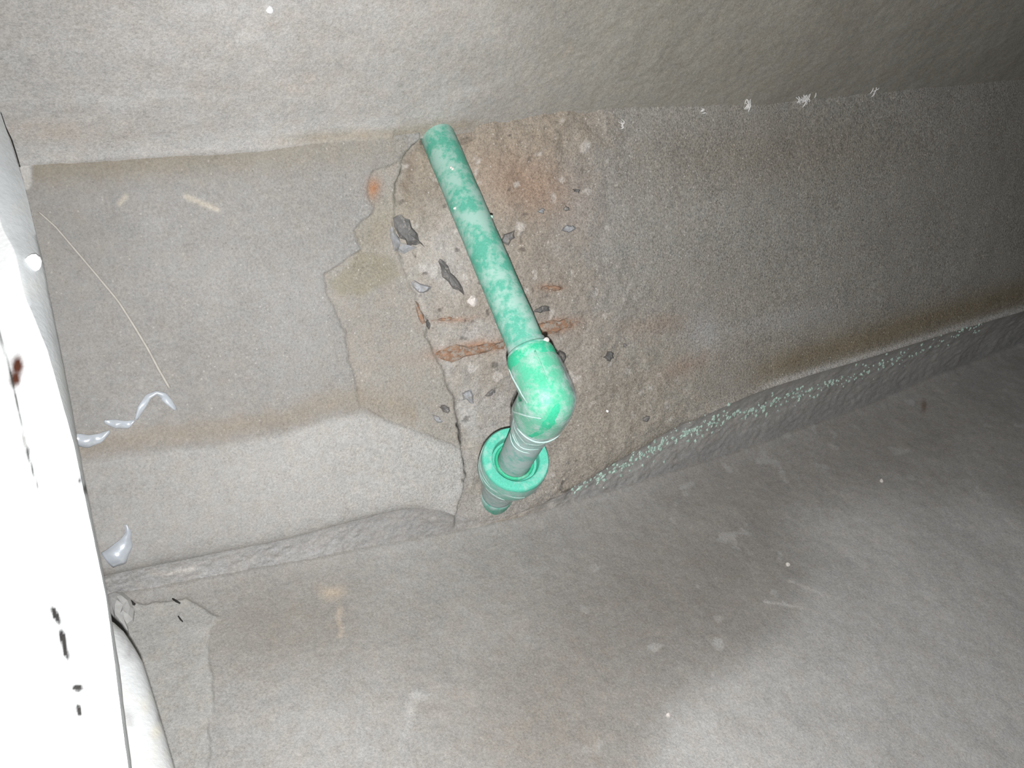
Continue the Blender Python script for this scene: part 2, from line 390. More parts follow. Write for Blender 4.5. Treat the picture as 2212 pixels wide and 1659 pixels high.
C = mixc(C, (0.31, 0.27, 0.22), blob(pxs, pys, 1110, 1125, 110, 25, -15)*.7)
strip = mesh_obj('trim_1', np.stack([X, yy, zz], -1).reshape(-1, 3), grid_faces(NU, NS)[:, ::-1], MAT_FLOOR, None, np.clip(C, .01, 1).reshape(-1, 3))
tag(strip, 'rough coved mortar strip where the wall meets the floor', kind='structure')

# ------------------------------------------------------------------ floor
NF = 380; TF = 0.52
tv = np.linspace(0, 1, NF)**1.15*TF - 0.004
aF = math.radians(115)
FD = np.array([0, -math.sin(aF), math.cos(aF)]); FN = np.array([0, -math.cos(aF), math.sin(aF)])
FN = np.array([0.0, math.cos(aF), math.sin(aF)])
X = np.repeat(XC[:, None], NF, 1)
base = np.stack([X, np.repeat(yf[:, None], NF, 1), np.repeat(zf[:, None], NF, 1)], -1) + tv[None, :, None]*FD
T = np.repeat(tv[None, :], NU, 0)
pxs, pys, _ = proj(base)
hh = 0.006*np.exp(-np.maximum(T, 0)/0.012) + 0.0022*fbm(X, T, 10, 3, 41) + 0.0008*fbm(X, T, 70, 3, 42) + 0.0003*fbm(X, T, 330, 2, 43)
jx = pxs + 14*fbm(pxs, pys, .02, 4, 44); jy = pys + 14*fbm(pxs, pys, .02, 4, 45)
LP = [(200, 1300), (300, 1310), (400, 1300), (475, 1335), (455, 1370), (460, 1500), (450, 1700), (180, 1700)]
lp = inpoly(jx, jy, LP, 4); hh += 0.0022*lp
base = base + hh[..., None]*FN
n1 = fbm(X, T, 12, 4, 46); n2 = fbm(X, T, 40, 4, 47)
C = np.ones(X.shape+(3,))*np.array([0.315, 0.302, 0.282])
C = mixc(C, (0.27, 0.252, 0.228), np.clip(.5+1.3*n1, 0, 1)*.5)
C = mixc(C, (0.222, 0.205, 0.183), blob(jx, jy, 1420, 1330, 330, 150, -20)*.85 + blob(jx, jy, 1250, 1230, 380, 90, -12)*.25)
C = mixc(C, (0.225, 0.203, 0.175), blob(jx, jy, 1190, 1580, 240, 190, 20)*.7)
C = mixc(C, (0.235, 0.215, 0.185), blob(jx, jy, 620, 1360, 180, 85, -6)*.6)
C = mixc(C, (0.265, 0.245, 0.22), blob(jx, jy, 1700, 1010, 360, 90, -17)*.5)
PATCH = [(1700, 1120), (1880, 1070), (2140, 1085), (2330, 1170), (2330, 1800), (1360, 1800), (1400, 1640), (1480, 1520), (1590, 1440), (1720, 1345), (1765, 1220)]
C = mixc(C, (0.44, 0.43, 0.41), inpoly(jx+20*fbm(pxs, pys, .012, 3, 63), jy+20*fbm(pxs, pys, .012, 3, 64), PATCH, 58)*.65)
C = mixc(C, (0.37, 0.36, 0.34), blob(jx, jy, 650, 1600, 260, 120, 15)*.5)
C = mixc(C, (0.37, 0.36, 0.335), lp*.75)
C = mixc(C, (0.48, 0.40, 0.31), blob(jx, jy, 718, 1284, 22, 14)*.8 + along(jx, jy, [(738, 1320), (732, 1370)], 6)*.5)
C = mixc(C, (0.43, 0.42, 0.40), along(jx, jy, [(900, 1505), (880, 1560), (872, 1610), (865, 1680)], 11)*.6*np.clip(.5+1.6*n2, 0, 1) + blob(jx, jy, 915, 1503, 26, 12)*.4)
C = mixc(C, (0.36, 0.345, 0.32), along(jx, jy, [(1130, 1370), (1190, 1450), (1215, 1500), (1235, 1560)], 13)*.4*np.clip(.3+2.0*n2, 0, 1))
C = mixc(C, (0.52, 0.50, 0.47), along(pxs, pys, [(1650, 1300), (1700, 1308), (1735, 1316)], 2.5)*.55 + along(pxs, pys, [(1705, 1255), (1760, 1278), (1790, 1290)], 3)*.55)
C = mixc(C, (0.43, 0.42, 0.40), sstep(.33, .43, fbm(X, T, 60, 3, 49))*.4*sstep(900, 1500, pxs))
C = mixc(C, (0.15, 0.10, 0.07), blob(pxs, pys, 1996, 878, 6, 14)*.8)
floor = mesh_obj('floor', base.reshape(-1, 3), grid_faces(NU, NF)[:, ::-1], MAT_FLOOR, None, np.clip(C, .01, 1).reshape(-1, 3))
tag(floor, 'grey blotchy mortar floor sloping up to the wall', kind='structure')
FB = base
def on_grid(G, x, y, lift, nrmv):
    gx, gy, _ = proj(G); k = np.argmin((gx-x)**2+(gy-y)**2); return G.reshape(-1, 3)[k] + lift*np.array(nrmv)

# ------------------------------------------------------------------ ceiling
NC = 280; TC = 0.42
tv = np.linspace(0, 1, NC)**1.1*TC - 0.006
aC = math.radians(136)
CD = np.array([0, -math.sin(aC), -math.cos(aC)]); CN = np.array([0.0, math.cos(aC), -math.sin(aC)])
X = np.repeat(XC[:, None], NC, 1); T = np.repeat(tv[None, :], NU, 0)
base = np.stack([X, np.zeros_like(X), np.repeat(zt[:, None], NC, 1)], -1) + tv[None, :, None]*CD
pxs, pys, _ = proj(base)
hh = 0.0016*fbm(X, T, 9, 3, 51) + 0.0008*fbm(X, T, 60, 3, 52) + 0.0004*fbm(X, T, 330, 2, 53)*np.interp(pxs, [300, 1200], [.4, 1.3])
hh += 0.0018*np.exp(-np.maximum(T, 0)/0.003)*(pxs < 850)
base = base + hh[..., None]*CN
n1 = fbm(X, T*2.5, 12, 4, 54); n2 = fbm(X, T*3, 40, 4, 55)
jx = pxs + 10*fbm(pxs, pys, .03, 4, 56); jy = pys + 10*fbm(pxs, pys, .03, 4, 57)
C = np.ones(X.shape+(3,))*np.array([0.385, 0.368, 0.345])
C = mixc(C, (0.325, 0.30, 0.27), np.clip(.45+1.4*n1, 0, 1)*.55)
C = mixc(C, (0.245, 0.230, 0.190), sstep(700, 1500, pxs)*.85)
C = mixc(C, (0.48, 0.47, 0.45), blob(jx, jy, 450, 25, 60, 22)*.5 + blob(jx, jy, 530, 78, 22, 16)*.5 + blob(jx, jy, 330, 210, 200, 16, -3)*.35 + blob(jx, jy, 260, 225, 60, 12)*.35)
C = mixc(C, (0.42, 0.365, 0.305), blob(jx, jy, 130, 290, 120, 26)*.5 + blob(jx, jy, 640, 190, 160, 22)*.2)
C = mixc(C, (0.46, 0.45, 0.43), np.exp(-((pys-np.interp(pxs, [0, 860], [335, 275]))/18)**2)*(pxs < 860)*.5)
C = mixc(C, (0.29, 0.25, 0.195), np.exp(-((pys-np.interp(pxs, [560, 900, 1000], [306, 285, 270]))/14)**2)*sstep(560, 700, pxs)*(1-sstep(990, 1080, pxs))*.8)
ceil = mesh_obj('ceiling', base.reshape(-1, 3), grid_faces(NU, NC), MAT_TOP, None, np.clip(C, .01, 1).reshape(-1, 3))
tag(ceil, 'pale grey rendered soffit above the pipe', kind='structure')
CB = base

# ------------------------------------------------------------------ generic solids
def frame(d):
    d = nrm(d); a = np.array([0, 0, 1.0]) if abs(d[2]) < .9 else np.array([1.0, 0, 0])
    u = nrm(np.cross(a, d)); return d, u, np.cross(d, u)
def sweep(path, radii, nseg=40, caps=True, wob=0.0, seed=0):
    """tube along a path with one radius per point; parallel transported rings"""
    path = np.asarray(path, float); n = len(path)
    tang = np.gradient(path, axis=0); tang /= np.maximum(np.linalg.norm(tang, axis=1), 1e-12)[:, None]
    _, u, _ = frame(tang[0]); V = []
    for i in range(n):
        d = tang[i]; u = nrm(u - d*np.dot(u, d)); v = np.cross(d, u)
        a = np.linspace(0, 2*math.pi, nseg, endpoint=False)
        r = radii[i]*(1 + (wob*fbm(np.cos(a)*2+i*.11, np.sin(a)*2+i*.07, 1.0, 3, seed) if wob else 0))
        V.append(path[i] + np.outer(np.cos(a)*r, u) + np.outer(np.sin(a)*r, v))
    V = np.concatenate(V)
    F = []
    for i in range(n-1):
        for k in range(nseg):
            k2 = (k+1) % nseg; F.append((i*nseg+k, i*nseg+k2, (i+1)*nseg+k2, (i+1)*nseg+k))
    if caps: F.append(tuple(range(nseg))[::-1]); F.append(tuple(range((n-1)*nseg, n*nseg)))
    return V, F
def lathe(p, d, prof, nseg=64):
    """profile [(distance along d, radius)...]; sharp steps kept by doubled points"""
    d, u, v = frame(d); a = np.linspace(0, 2*math.pi, nseg, endpoint=False)
    V = np.concatenate([p + d*t + np.outer(np.cos(a)*r, u) + np.outer(np.sin(a)*r, v) for t, r in prof])
    F = []
    for i in range(len(prof)-1):
        for k in range(nseg):
            k2 = (k+1) % nseg; F.append((i*nseg+k, i*nseg+k2, (i+1)*nseg+k2, (i+1)*nseg+k))
    return V, F
def flat_shade_sharp(o, ang=40):
    me = o.data; me.set_sharp_from_angle(angle=math.radians(ang))
def lump(name, c, r, mat, parent=None, seed=0, rot=0.0, up=None, sub=2, rough=.22):
    import bmesh
    bm = bmesh.new(); bmesh.ops.create_icosphere(bm, subdivisions=sub, radius=1.0)
    co = np.array([v.co[:] for v in bm.verts])
    faces = [tuple(v.index for v in f.verts) for f in bm.faces]; bm.free()
    co = co*(1+rough*fbm(co[:, 0]*1.0+seed, co[:, 1]+co[:, 2]*1.3, 1.3, 2, seed))[:, None]
    for k in range(5):                               # chip flat facets
        rs = np.random.RandomState(seed*13+k); q = nrm(rs.normal(size=3)); dd = co@q
        co = co - np.outer(np.maximum(dd-.72, 0), q)
    co = co*np.array(r)
    cr, sr = math.cos(rot), math.sin(rot)
    co = co @ np.array([[cr, 0, sr], [0, 1, 0], [-sr, 0, cr]])
    return mesh_obj(name, co + np.array(c), faces, mat, parent, smooth=False)

# ------------------------------------------------------------------ the green pipe
RP = 0.0125
E = at(1185.0, 861.0, 0.488)
Tt = at(947.0, 298.0, 0.558)
RG = at(1115.0, 990.0, 0.575)
d1 = nrm(E-Tt); d2 = nrm(RG-E)
print('elbow angle', math.degrees(math.acos(float(np.dot(d1, d2)))), 'leg1', np.linalg.norm(E-Tt), 'leg2', np.linalg.norm(RG-E))
root = empty('water_pipe', Tt)
tag(root, 'dusty green plastic water pipe with elbow and coupling, crossing the broken wall patch', 'pipe')
SOCK = 0.0335                                         # elbow socket length from its centre
# long pipe
start = Tt - d1*0.03
n = 60
path = [start + (E-d1*0.012-start)*t for t in np.linspace(0, 1, n)]
V, F = sweep(path, [RP*(1+.012*math.sin(i*.9)*math.sin(i*.37)) for i in range(n)], 48)
pipe = mesh_obj('pipe', V, F, MAT_PIPE, root)
# moulded welding bead at the socket mouth
b0 = E - d1*SOCK
th = np.linspace(0, 2*math.pi, 40)
_, u_, v_ = frame(d1)
V, F = lathe(b0-d1*0.0035, d1, [(0, RP*.99), (.0006, RP*1.10), (.002, RP*1.17), (.0035, RP*1.14), (.005, RP*1.0)])
mesh_obj('weld_bead', V, F, MAT_PIPE, root)
# elbow: two sockets blended by a tight bend
RE = RP*1.30
nb = 16
bend = []
r_b = 0.0065
cA = E - d1*r_b; cB = E + d2*r_b
for t in np.linspace(0, 1, nb): bend.append((1-t)**2*cA + 2*t*(1-t)*E + t*t*cB)
path = [b0 + (cA-b0)*t for t in np.linspace(0, 1, 10)][:-1] + bend + [cB + (E+d2*0.027-cB)*t for t in np.linspace(0, 1, 9)][1:]
path = np.array(path); rad = np.full(len(path), RE); rad[9+nb//2:] = RE*1.10; rad[9+nb//2-3:9+nb//2] = [RE*1.02, RE*1.05, RE*1.08]
rad[0] = RE*.95; rad[-1] = RE*1.04
path = np.concatenate([[path[0]], path, [path[-1]]]); rad = np.concatenate([[RP*1.0], rad, [RP*1.0]])
path[0] += d1*.0002; path[-1] -= d2*.0002
V, F = sweep(path[1:-1], rad[1:-1], 48)
elbow = mesh_obj('elbow', V, F, MAT_ELBOW, root); flat_shade_sharp(elbow, 50)
# mould seam along the outside of the elbow
toC = nrm(CAM-E); side = nrm(toC - d1*np.dot(toC, d1)); sx = nrm(np.cross(d1, side))
if np.dot(sx, R[:, 0]) < 0: sx = -sx
sd = nrm(side*.95 + sx*.22)
V, F = sweep([b0+d1*.006 + sd*(RE-.0001) + d1*t for t in np.linspace(0, .021, 10)], [0.0007]*10, 8)
mesh_obj('mould_seam', V, F, MAT_ELBOW, elbow)
# short pipe between elbow and coupling
LR = float(np.linalg.norm(RG-E))
V, F = lathe(E, d2, [(.024, RP*1.24), (.030, RP*1.21), (.036, RP*1.16), (.05, RP*1.07), (LR+.012, RP*1.0), (LR+.02, RP)], 48)
stub = mesh_obj('short_pipe', V, F, MAT_STUB, root)
V, F = lathe(E, d2, [(.0275, RP*1.02), (.028, RP*1.28), (.0295, RP*1.30), (.031, RP*1.26), (.032, RP*1.0)], 48)
mesh_obj('weld_bead', V, F, MAT_STUB, root)
# coupling: thick ring face, barrel, then a narrower threaded tail into the wall
RO = RP*2.06
V, F = lathe(RG, d2, [(.012, RP*1.02), (.010, RP*1.08), (.008, RP*1.18), (.0076, RP*1.24), (.0076, RP*1.38), (.001, RP*1.43), (.0, RP*1.46), (-.0004, RP*1.52), (-.0004, RO*.955), (.0004, RO*.985), (.0018, RO), (.012, RO), (.021, RO*.985), (.027, RO*.93), (.030, RO*.82), (.032, RP*1.15)], 72)
coup = mesh_obj('coupling', V, F, MAT_COUP, root); flat_shade_sharp(coup, 42)
V, F = lathe(RG+d2*.0062, d2, [(0, RP*1.02), (-.0016, RP*1.05), (-.0022, RP*1.12), (-.0016, RP*1.19), (0, RP*1.22)], 64)
mesh_obj('inner_collar', V, F, MAT_ELBOW, coup)
TL = 0.13
prof = []
for t in np.linspace(.020, TL, 80):
    prof.append((t, RP*(1.06+.03*math.sin(t*2*math.pi/.006)) if t < .06 else RP*1.04))
V, F = lathe(RG, d2, prof, 48)
tail = mesh_obj('threaded_tail', V, F, MAT_STUB, root)
# green flange where the tail meets the wall
def hit_wall(P, d):
    t = 0.0
    while t < .3:
        Q = P + d*t
        if Q[1] >= wall_y(Q): return Q, t
        t += .0005
    return P + d*.08, .08
FT, tft = hit_wall(RG, d2)
print('tail foot px', [float(v) for v in proj(FT)], 't', tft)
V, F = lathe(FT-d2*.006, d2, [(0, RP*1.08), (0.0005, RP*1.12), (.003, RP*1.16), (.008, RP*1.16), (.02, RP*1.1)], 48)
mesh_obj('tail_flange', V, F, MAT_FLANGE, root)
# clear film wrapped round the fittings, with creases
def film(path, rad, seed):
    V, F = sweep(path, rad, 44, caps=False, wob=.07, seed=seed)
    o = mesh_obj('film_wrap', V, F, MAT_FILM, root); return o
pf = [E-d1*.040 + d1*t for t in np.linspace(0, .030, 10)] + bend[3:-3] + [E+d2*t for t in np.linspace(.012, .045, 14)]
rf = [RP*1.06 + (RE*1.06-RP*1.06)*min(1, max(0, (i-2)/3)) for i in range(10)] + [RE*(1.06+.07*min(1, i/5)) for i in range(nb-6)] + [RE*1.14 - (RE*1.14-RP*1.27)*min(1, max(0, (i-6)/6)) for i in range(14)]
film(pf, rf, 3)
pf = [RG+d2*t for t in np.linspace(.0015, .070, 26)]
rf = list(np.interp(np.linspace(.0015, .070, 26), [0, .016, .026, .034, .07], [RO*1.02, RO*1.02, RO*.97, RP*1.42, RP*1.20]))
film(pf, rf, 5)
def crease(pts, r, mat, par, nm='film_crease'):
    P = np.array(pts); t = np.linspace(0, 1, len(P)); tt = np.linspace(0, 1, 14)
    Q = np.stack([np.interp(tt, t, P[:, k]) for k in range(3)], 1)
    V, F = sweep(Q, [r*(.4+.6*math.sin(math.pi*x)) for x in tt], 8); return mesh_obj(nm, V, F, mat, par)
def on_tube(A, d, rr, t, ang):                       # point on a tube: t along, angle from the camera-facing side
    sd = nrm((CAM-A) - d*np.dot(CAM-A, d)); s2 = nrm(np.cross(d, sd)); s2 = s2 if np.dot(s2, R[:, 0]) > 0 else -s2
    return A + d*t + rr*(sd*math.cos(ang) + s2*math.sin(ang))
MAT_CREASE = plain('film_crease', (0.40, 0.56, 0.50), 0.4, .12, 300)
RB = RE*1.12
crease([on_tube(b0, d1, RE*1.05, x, a) for x, a in zip(np.linspace(.006, .034, 9), [-1.25, -1.2, -1.22, -1.15, -1.1, -1.05, -1.02, -.95, -.9])], .0006, MAT_CREASE, root)
crease([on_tube(E, d2, RB*1.02, x, a) for x, a in zip([-.006, -.002, .003, .008, .013, .018, .022, .025, .027], [.1, -.15, -.4, -.62, -.8, -.95, -1.1, -1.25, -1.4])], .0007, MAT_CREASE, root)
crease([on_tube(E, d2, RB*1.02, .0262+.0012*math.sin(a*3), a) for a in np.linspace(-.5, 1.3, 12)], .0007, MAT_CREASE, root)
for k, (a0, a1, x0_, sl) in enumerate([(-1.3, .2, .036, .006), (-1.35, -.1, .041, .008), (-1.2, .9, .049, .002), (-1.0, .5, .055, .003), (.0, 1.1, .043, -.004)]):
    aa = np.linspace(a0, a1, 9); crease([on_tube(E, d2, np.interp(x0_, [.03, .07], [RP*1.22, RP*1.08]), x0_+sl*(i/8)+.0012*math.sin(a*4+k), a) for i, a in enumerate(aa)], .00042, MAT_CREASE, stub)
for k, (a0, a1, x0_, sl) in enumerate([(-1.7, -.3, .004, .008), (-1.5, -.5, .010, .010), (-.9, .0, .016, -.004), (.2, .9, .012, .006), (-.4, .3, .020, .003)]):
    aa = np.linspace(a0, a1, 9); crease([on_tube(RG, d2, RO*1.005, x0_+sl*(i/8)+.001*math.sin(a*4+k), a) for i, a in enumerate(aa)], .0005, MAT_CREASE, coup)
# a couple of mortar specks stuck on the pipe
q = on_tube(b0, d1, RP*1.2, -.001, 1.05); lump('mortar_speck', q, (.0024, .002, .0018), MAT_CRUMB, root, 4)
q = on_tube(Tt, d1, RP*1.03, .078, 1.5); lump('mortar_speck', q, (.0016, .0016, .0014), MAT_SHAVE, root, 5)
for k in range(3):
    q = on_tube(Tt, d1, RP*1.0, random.uniform(.03, .14), random.uniform(-1, 1)); lump('mortar_speck', q, (.0012+.001*random.random(), .0007, .0012), MAT_CRUMB, root, 20+k, sub=1)

# ------------------------------------------------------------------ stones, brick pieces and crumbs bedded in the broken wall
def chip(name, poly, hgt, mat, seed, tilt=(0, 0), parent=None):
    """angular fragment bedded in the wall: outline at the surface, smaller broken face in front"""
    rs = np.random.RandomState(seed); poly = np.array(poly, float); c = poly.mean(0)
    sc = min(2.6, .05*np.ptp(poly, axis=0).min()+.6)
    poly = np.array([q for a_, b_ in zip(poly, np.roll(poly, -1, 0)) for q in (a_, (a_+b_)/2 + rs.normal(0, sc, 2))]); n = len(poly)
    Vb, Vm, Vt = [], [], []
    for k, p in enumerate(poly):
        p = p + rs.normal(0, 1.2, 2); q = c + (p-c)*rs.uniform(.60, .82); d = (q-c)/np.maximum(np.ptp(poly, axis=0), 1)
        Vb.append(on_wall(p[0], p[1]) + np.array([0, .004, 0])); Vm.append(on_wall(p[0], p[1], hgt*.15))
        Vt.append(on_wall(q[0], q[1], hgt*(.8+.3*rs.rand()) + hgt*(tilt[0]*d[0]+tilt[1]*d[1])))
    V = Vb+Vm+Vt+[on_wall(c[0], c[1], hgt*1.05)]; F = []
    for k in range(n):
        k2 = (k+1) % n; F += [(k, k2, n+k2, n+k), (n+k, n+k2, 2*n+k2, 2*n+k), (2*n+k, 2*n+k2, 3*n)]
    return mesh_obj(name, V, F, mat, parent or wall, smooth=False)
def ngon(cx, cy, rx, ry, ang, n, seed):
    rs = np.random.RandomState(seed); a = np.sort(rs.uniform(0, 2*math.pi, n)); a = np.linspace(0, 2*math.pi, n, endpoint=False)+rs.uniform(-.3, .3, n)
    r_ = rs.uniform(.75, 1.1, n); x = np.cos(a)*rx*r_; y = np.sin(a)*ry*r_; t = math.radians(ang)
    return np.stack([cx+x*math.cos(t)-y*math.sin(t), cy+x*math.sin(t)+y*math.cos(t)], 1)
MAT_STONE_D = plain('dark_aggregate', (0.13, 0.125, 0.118), 0.6, 0.3, 220, 0.4, dust=.3)
chip('stone', [(850, 470), (862, 463), (876, 471), (890, 492), (905, 520), (918, 534), (896, 528), (882, 534), (864, 514), (852, 490)], .0030, MAT_STONE_D, 1, (.6, .5))
chip('stone', [(845, 488), (862, 514), (881, 536), (902, 534), (872, 549), (852, 541), (843, 512)], .0030, MAT_STONE_L, 2, (-.4, .4))
chip('stone', [(949, 560), (963, 570), (975, 590), (994, 608), (1006, 638), (990, 630), (970, 609), (955, 596), (951, 576)], .0030, MAT_STONE_D, 3, (.4, .3))
chip('stone', [(1088, 506), (1112, 497), (1111, 515), (1100, 529), (1084, 521)], .0035, MAT_STONE, 4)
chip('stone', [(894, 604), (910, 614), (932, 620), (915, 633), (904, 632), (892, 620)], .0028, MAT_STONE_L, 5)
for k, (x, y, rx, ry, an, mt, hh_) in enumerate([(1228, 494, 15, 11, 0, 1, .004), (1224, 452, 8, 6, 0, 0, .003), (1245, 412, 8, 4, 10, 2, .003), (1172, 668, 22, 7, -15, 2, .0025), (1316, 768, 11, 13, 30, 2, .003), (1350, 746, 5, 6, 0, 0, .002),
        (962, 884, 16, 8, 20, 0, .003), (1012, 858, 17, 14, 40, 1, .002), (1212, 772, 9, 15, -15, 2, .004), (945, 905, 12, 6, 25, 1, .002), (1170, 455, 9, 7, 0, 1, .003), (1060, 850, 14, 6, -30, 0, .002), (1396, 905, 12, 7, -20, 0, .0025), (1040, 590, 9, 6, 0, 1, .002), (1110, 640, 8, 5, 0, 1, .002), (925, 700, 5, 12, -20, 2, .0025)]):
    chip('stone', ngon(x, y, rx, ry, an, 7, 30+k), hh_, (MAT_STONE, MAT_STONE_L, MAT_STONE_D)[mt], 30+k)
chip('brick_fragment', [(940, 766), (962, 753), (1002, 748), (1050, 742), (1090, 738), (1090, 754), (1050, 761), (1000, 771), (976, 784), (950, 775)], .0022, MAT_BRICK, 60)
chip('brick_fragment', [(1160, 702), (1190, 692), (1225, 689), (1250, 693), (1236, 708), (1200, 718), (1165, 720)], .0022, MAT_BRICK, 61)
chip('brick_fragment', [(896, 650), (905, 655), (916, 680), (920, 698), (912, 700), (901, 675)], .002, MAT_BRICK, 62)
chip('brick_fragment', ngon(1192, 623, 24, 6, -3, 7, 63), .002, MAT_BRICK, 63)
chip('brick_fragment', ngon(960, 690, 30, 4, -5, 7, 64), .0015, MAT_BRICK, 64)

def crumb(x, y, r, label, mat, surf='wall', seed=0, cat='crumb', name='mortar_crumb'):
    if surf == 'wall': P = on_wall(x, y) - np.array([0, r*.45, 0])
    elif surf == 'floor': P = on_grid(FB, x, y, r*.45, FN)
    else: P = on_grid(CB, x, y, r*.45, CN)
    o = lump(name, np.zeros(3), (r, r*.85, r), mat, None, seed); o.location = Vector(P); return tag(o, label, cat)
for k in range(5):
    pass
c0 = lump('mortar_crumb', np.zeros(3), (.0055, .003, .0045), MAT_CRUMB, None, 90, .2, rough=.6); c0.location = Vector(on_wall(1020, 650) - np.array([0, .001, 0]))
tag(c0, 'white crumbly mortar lump left of the pipe, below the dark stones', 'crumb')
b = crumb(583, 17, .0021, 'tiny round white bead on the pale soffit, top of the photo', MAT_BEAD, 'ceil', 91, 'bead', 'bead')
crumb(1311, 888, .0014, 'tiny bright white grain on the wall right of the elbow', MAT_BEAD, 'wall', 92, 'grain', 'grain')
crumb(1903, 1040, .0022, 'small white crumb on the floor below the right end of the ledge', MAT_CRUMB, 'floor', 93)
crumb(1442, 1548, .0022, 'small pale crumb on the floor near the lower middle edge', MAT_CRUMB, 'floor', 94)
crumb(1700, 1220, .0022, 'pale crumb on the floor between the damp patch and the pale patch', MAT_CRUMB, 'floor', 95)

# ------------------------------------------------------------------ lint tufts in the corner under the soffit
def tuft(px_, py_, hgt, n, label, spread, seed):
    rs = np.random.RandomState(seed); P = on_wall(px_, py_, .0)
    Vs, Fs, o0 = [], [], 0
    for k in range(n):
        a = rs.normal(0, .5); L = hgt*rs.uniform(.35, 1); st = np.array([rs.normal(0, spread), -.0006, rs.normal(-hgt*.3, hgt*.15)])
        pth = [st + np.array([math.sin(a)*L*t + .15*L*math.sin(3*t+k), -.0035*math.sin(math.pi*min(t*1.1, 1)), math.cos(a)*L*t]) for t in np.linspace(0, 1, 7)]
        V, F = sweep(pth, list(np.linspace(.0007, .0002, 7)), 5)
        Vs.append(V); Fs += [tuple(i+o0 for i in f) for f in F]; o0 += len(V)
    o = mesh_obj('cobweb_tuft', np.concatenate(Vs), Fs, MAT_WEB); o.location = Vector(P); tag(o, label, 'cobweb')
tuft(1611, 218, .016, 9, 'narrow upright white cobweb tuft under the soffit, brightest of the three', .001, 1)
tuft(1733, 210, .015, 14, 'wide ragged white cobweb tuft, middle of the three under the soffit', .006, 2)
tuft(1884, 193, .013, 6, 'faint thin cobweb tuft, furthest right under the soffit', .002, 3)
tuft(1339, 270, .006, 4, 'tiny white cobweb wisp on the wall right of the pipe top', .001, 4)
tuft(1512, 240, .004, 5, 'small white cobweb speck left of the upright tuft', .0012, 6)

# ------------------------------------------------------------------ thread down the left of the wall
tp = [(84, 458), (120, 490), (160, 537), (205, 590), (255, 650), (290, 705), (320, 755), (345, 802), (366, 838)]
pth = np.array([on_wall(x, y, .0012) for x, y in tp])
tt = np.linspace(0, 1, len(pth)); t2 = np.linspace(0, 1, 40)
pth = np.stack([np.interp(t2, tt, pth[:, k]) for k in range(3)], 1)
V, F = sweep(pth, [.00055+.00035*t for t in t2], 8)
th_o = mesh_obj('thread', V-pth[0], F, MAT_THREAD); th_o.location = Vector(pth[0])
tag(th_o, 'thin pale thread hanging diagonally on the wall beside the white post', 'thread')

# ------------------------------------------------------------------ silvery curled film scraps by the post
def scrap(pts, wid, label, seed):
    """narrow strip of film curling off the wall along a line of points"""
    P = np.array([on_wall(x, y) for x, y in pts]); t = np.linspace(0, 1, len(P)); n = 26; tt = np.linspace(0, 1, n)
    Q = np.stack([np.interp(tt, t, P[:, k]) for k in range(3)], 1)
    wds = np.interp(tt, np.linspace(0, 1, len(wid)), wid)
    m = 7; V = []
    tang = np.gradient(Q, axis=0); 
    for i in range(n):
        d = nrm(tang[i]); sdn = nrm(np.cross(np.array([0, -1.0, 0]), d)); 
        if sdn[2] > 0: sdn = -sdn
        for j in range(m):
            a = j/(m-1); rip = .0005*math.sin(i*.45+seed+a*3)
            V.append(Q[i] + sdn*wds[i]*a + np.array([0, -1, 0])*(.0012 + wds[i]*.34*math.sin(math.pi*(.12+.8*(1-a)))*1.0 + rip))
    V = np.array(V); k0 = V[0].copy(); F = []
    back = V + np.array([0, .0006, 0])
    VV = np.concatenate([V, back]); N = n*m
    for i in range(n-1):
        for j in range(m-1):
            q = (i*m+j, i*m+j+1, (i+1)*m+j+1, (i+1)*m+j); F.append(q); F.append(tuple(N+x for x in q[::-1]))
    rim = [j for j in range(m)] + [i*m+m-1 for i in range(1, n)] + [(n-1)*m+j for j in range(m-2, -1, -1)] + [i*m for i in range(n-2, 0, -1)]
    for a, b_ in zip(rim, rim[1:]+rim[:1]): F.append((b_, a, N+a, N+b_))
    o = mesh_obj('film_scrap', VV-k0, F, MAT_FOIL); o.location = Vector(k0); return tag(o, label, 'film')
scrap([(290, 905), (298, 876), (315, 852), (338, 843), (358, 848), (370, 862), (382, 882)], [.002, .0045, .0035, .0025, .005, .0045, .0022], 'silvery film scrap curled into a hook, right end of the peeling line', 1)
scrap([(225, 907), (250, 905), (275, 908), (290, 906)], [.002, .006, .005, .0015], 'short flat silvery film scrap between the hook and the post', 2)
scrap([(166, 935), (190, 938), (212, 936), (236, 928)], [.007, .0085, .006, .002], 'silvery film scrap touching the white post, left end of the peeling line', 3)
scrap([(268, 1132), (270, 1150), (258, 1165), (240, 1178), (218, 1192)], [.0015, .004, .010, .015, .013], 'wide silvery torn film scrap low on the wall beside the post', 4)

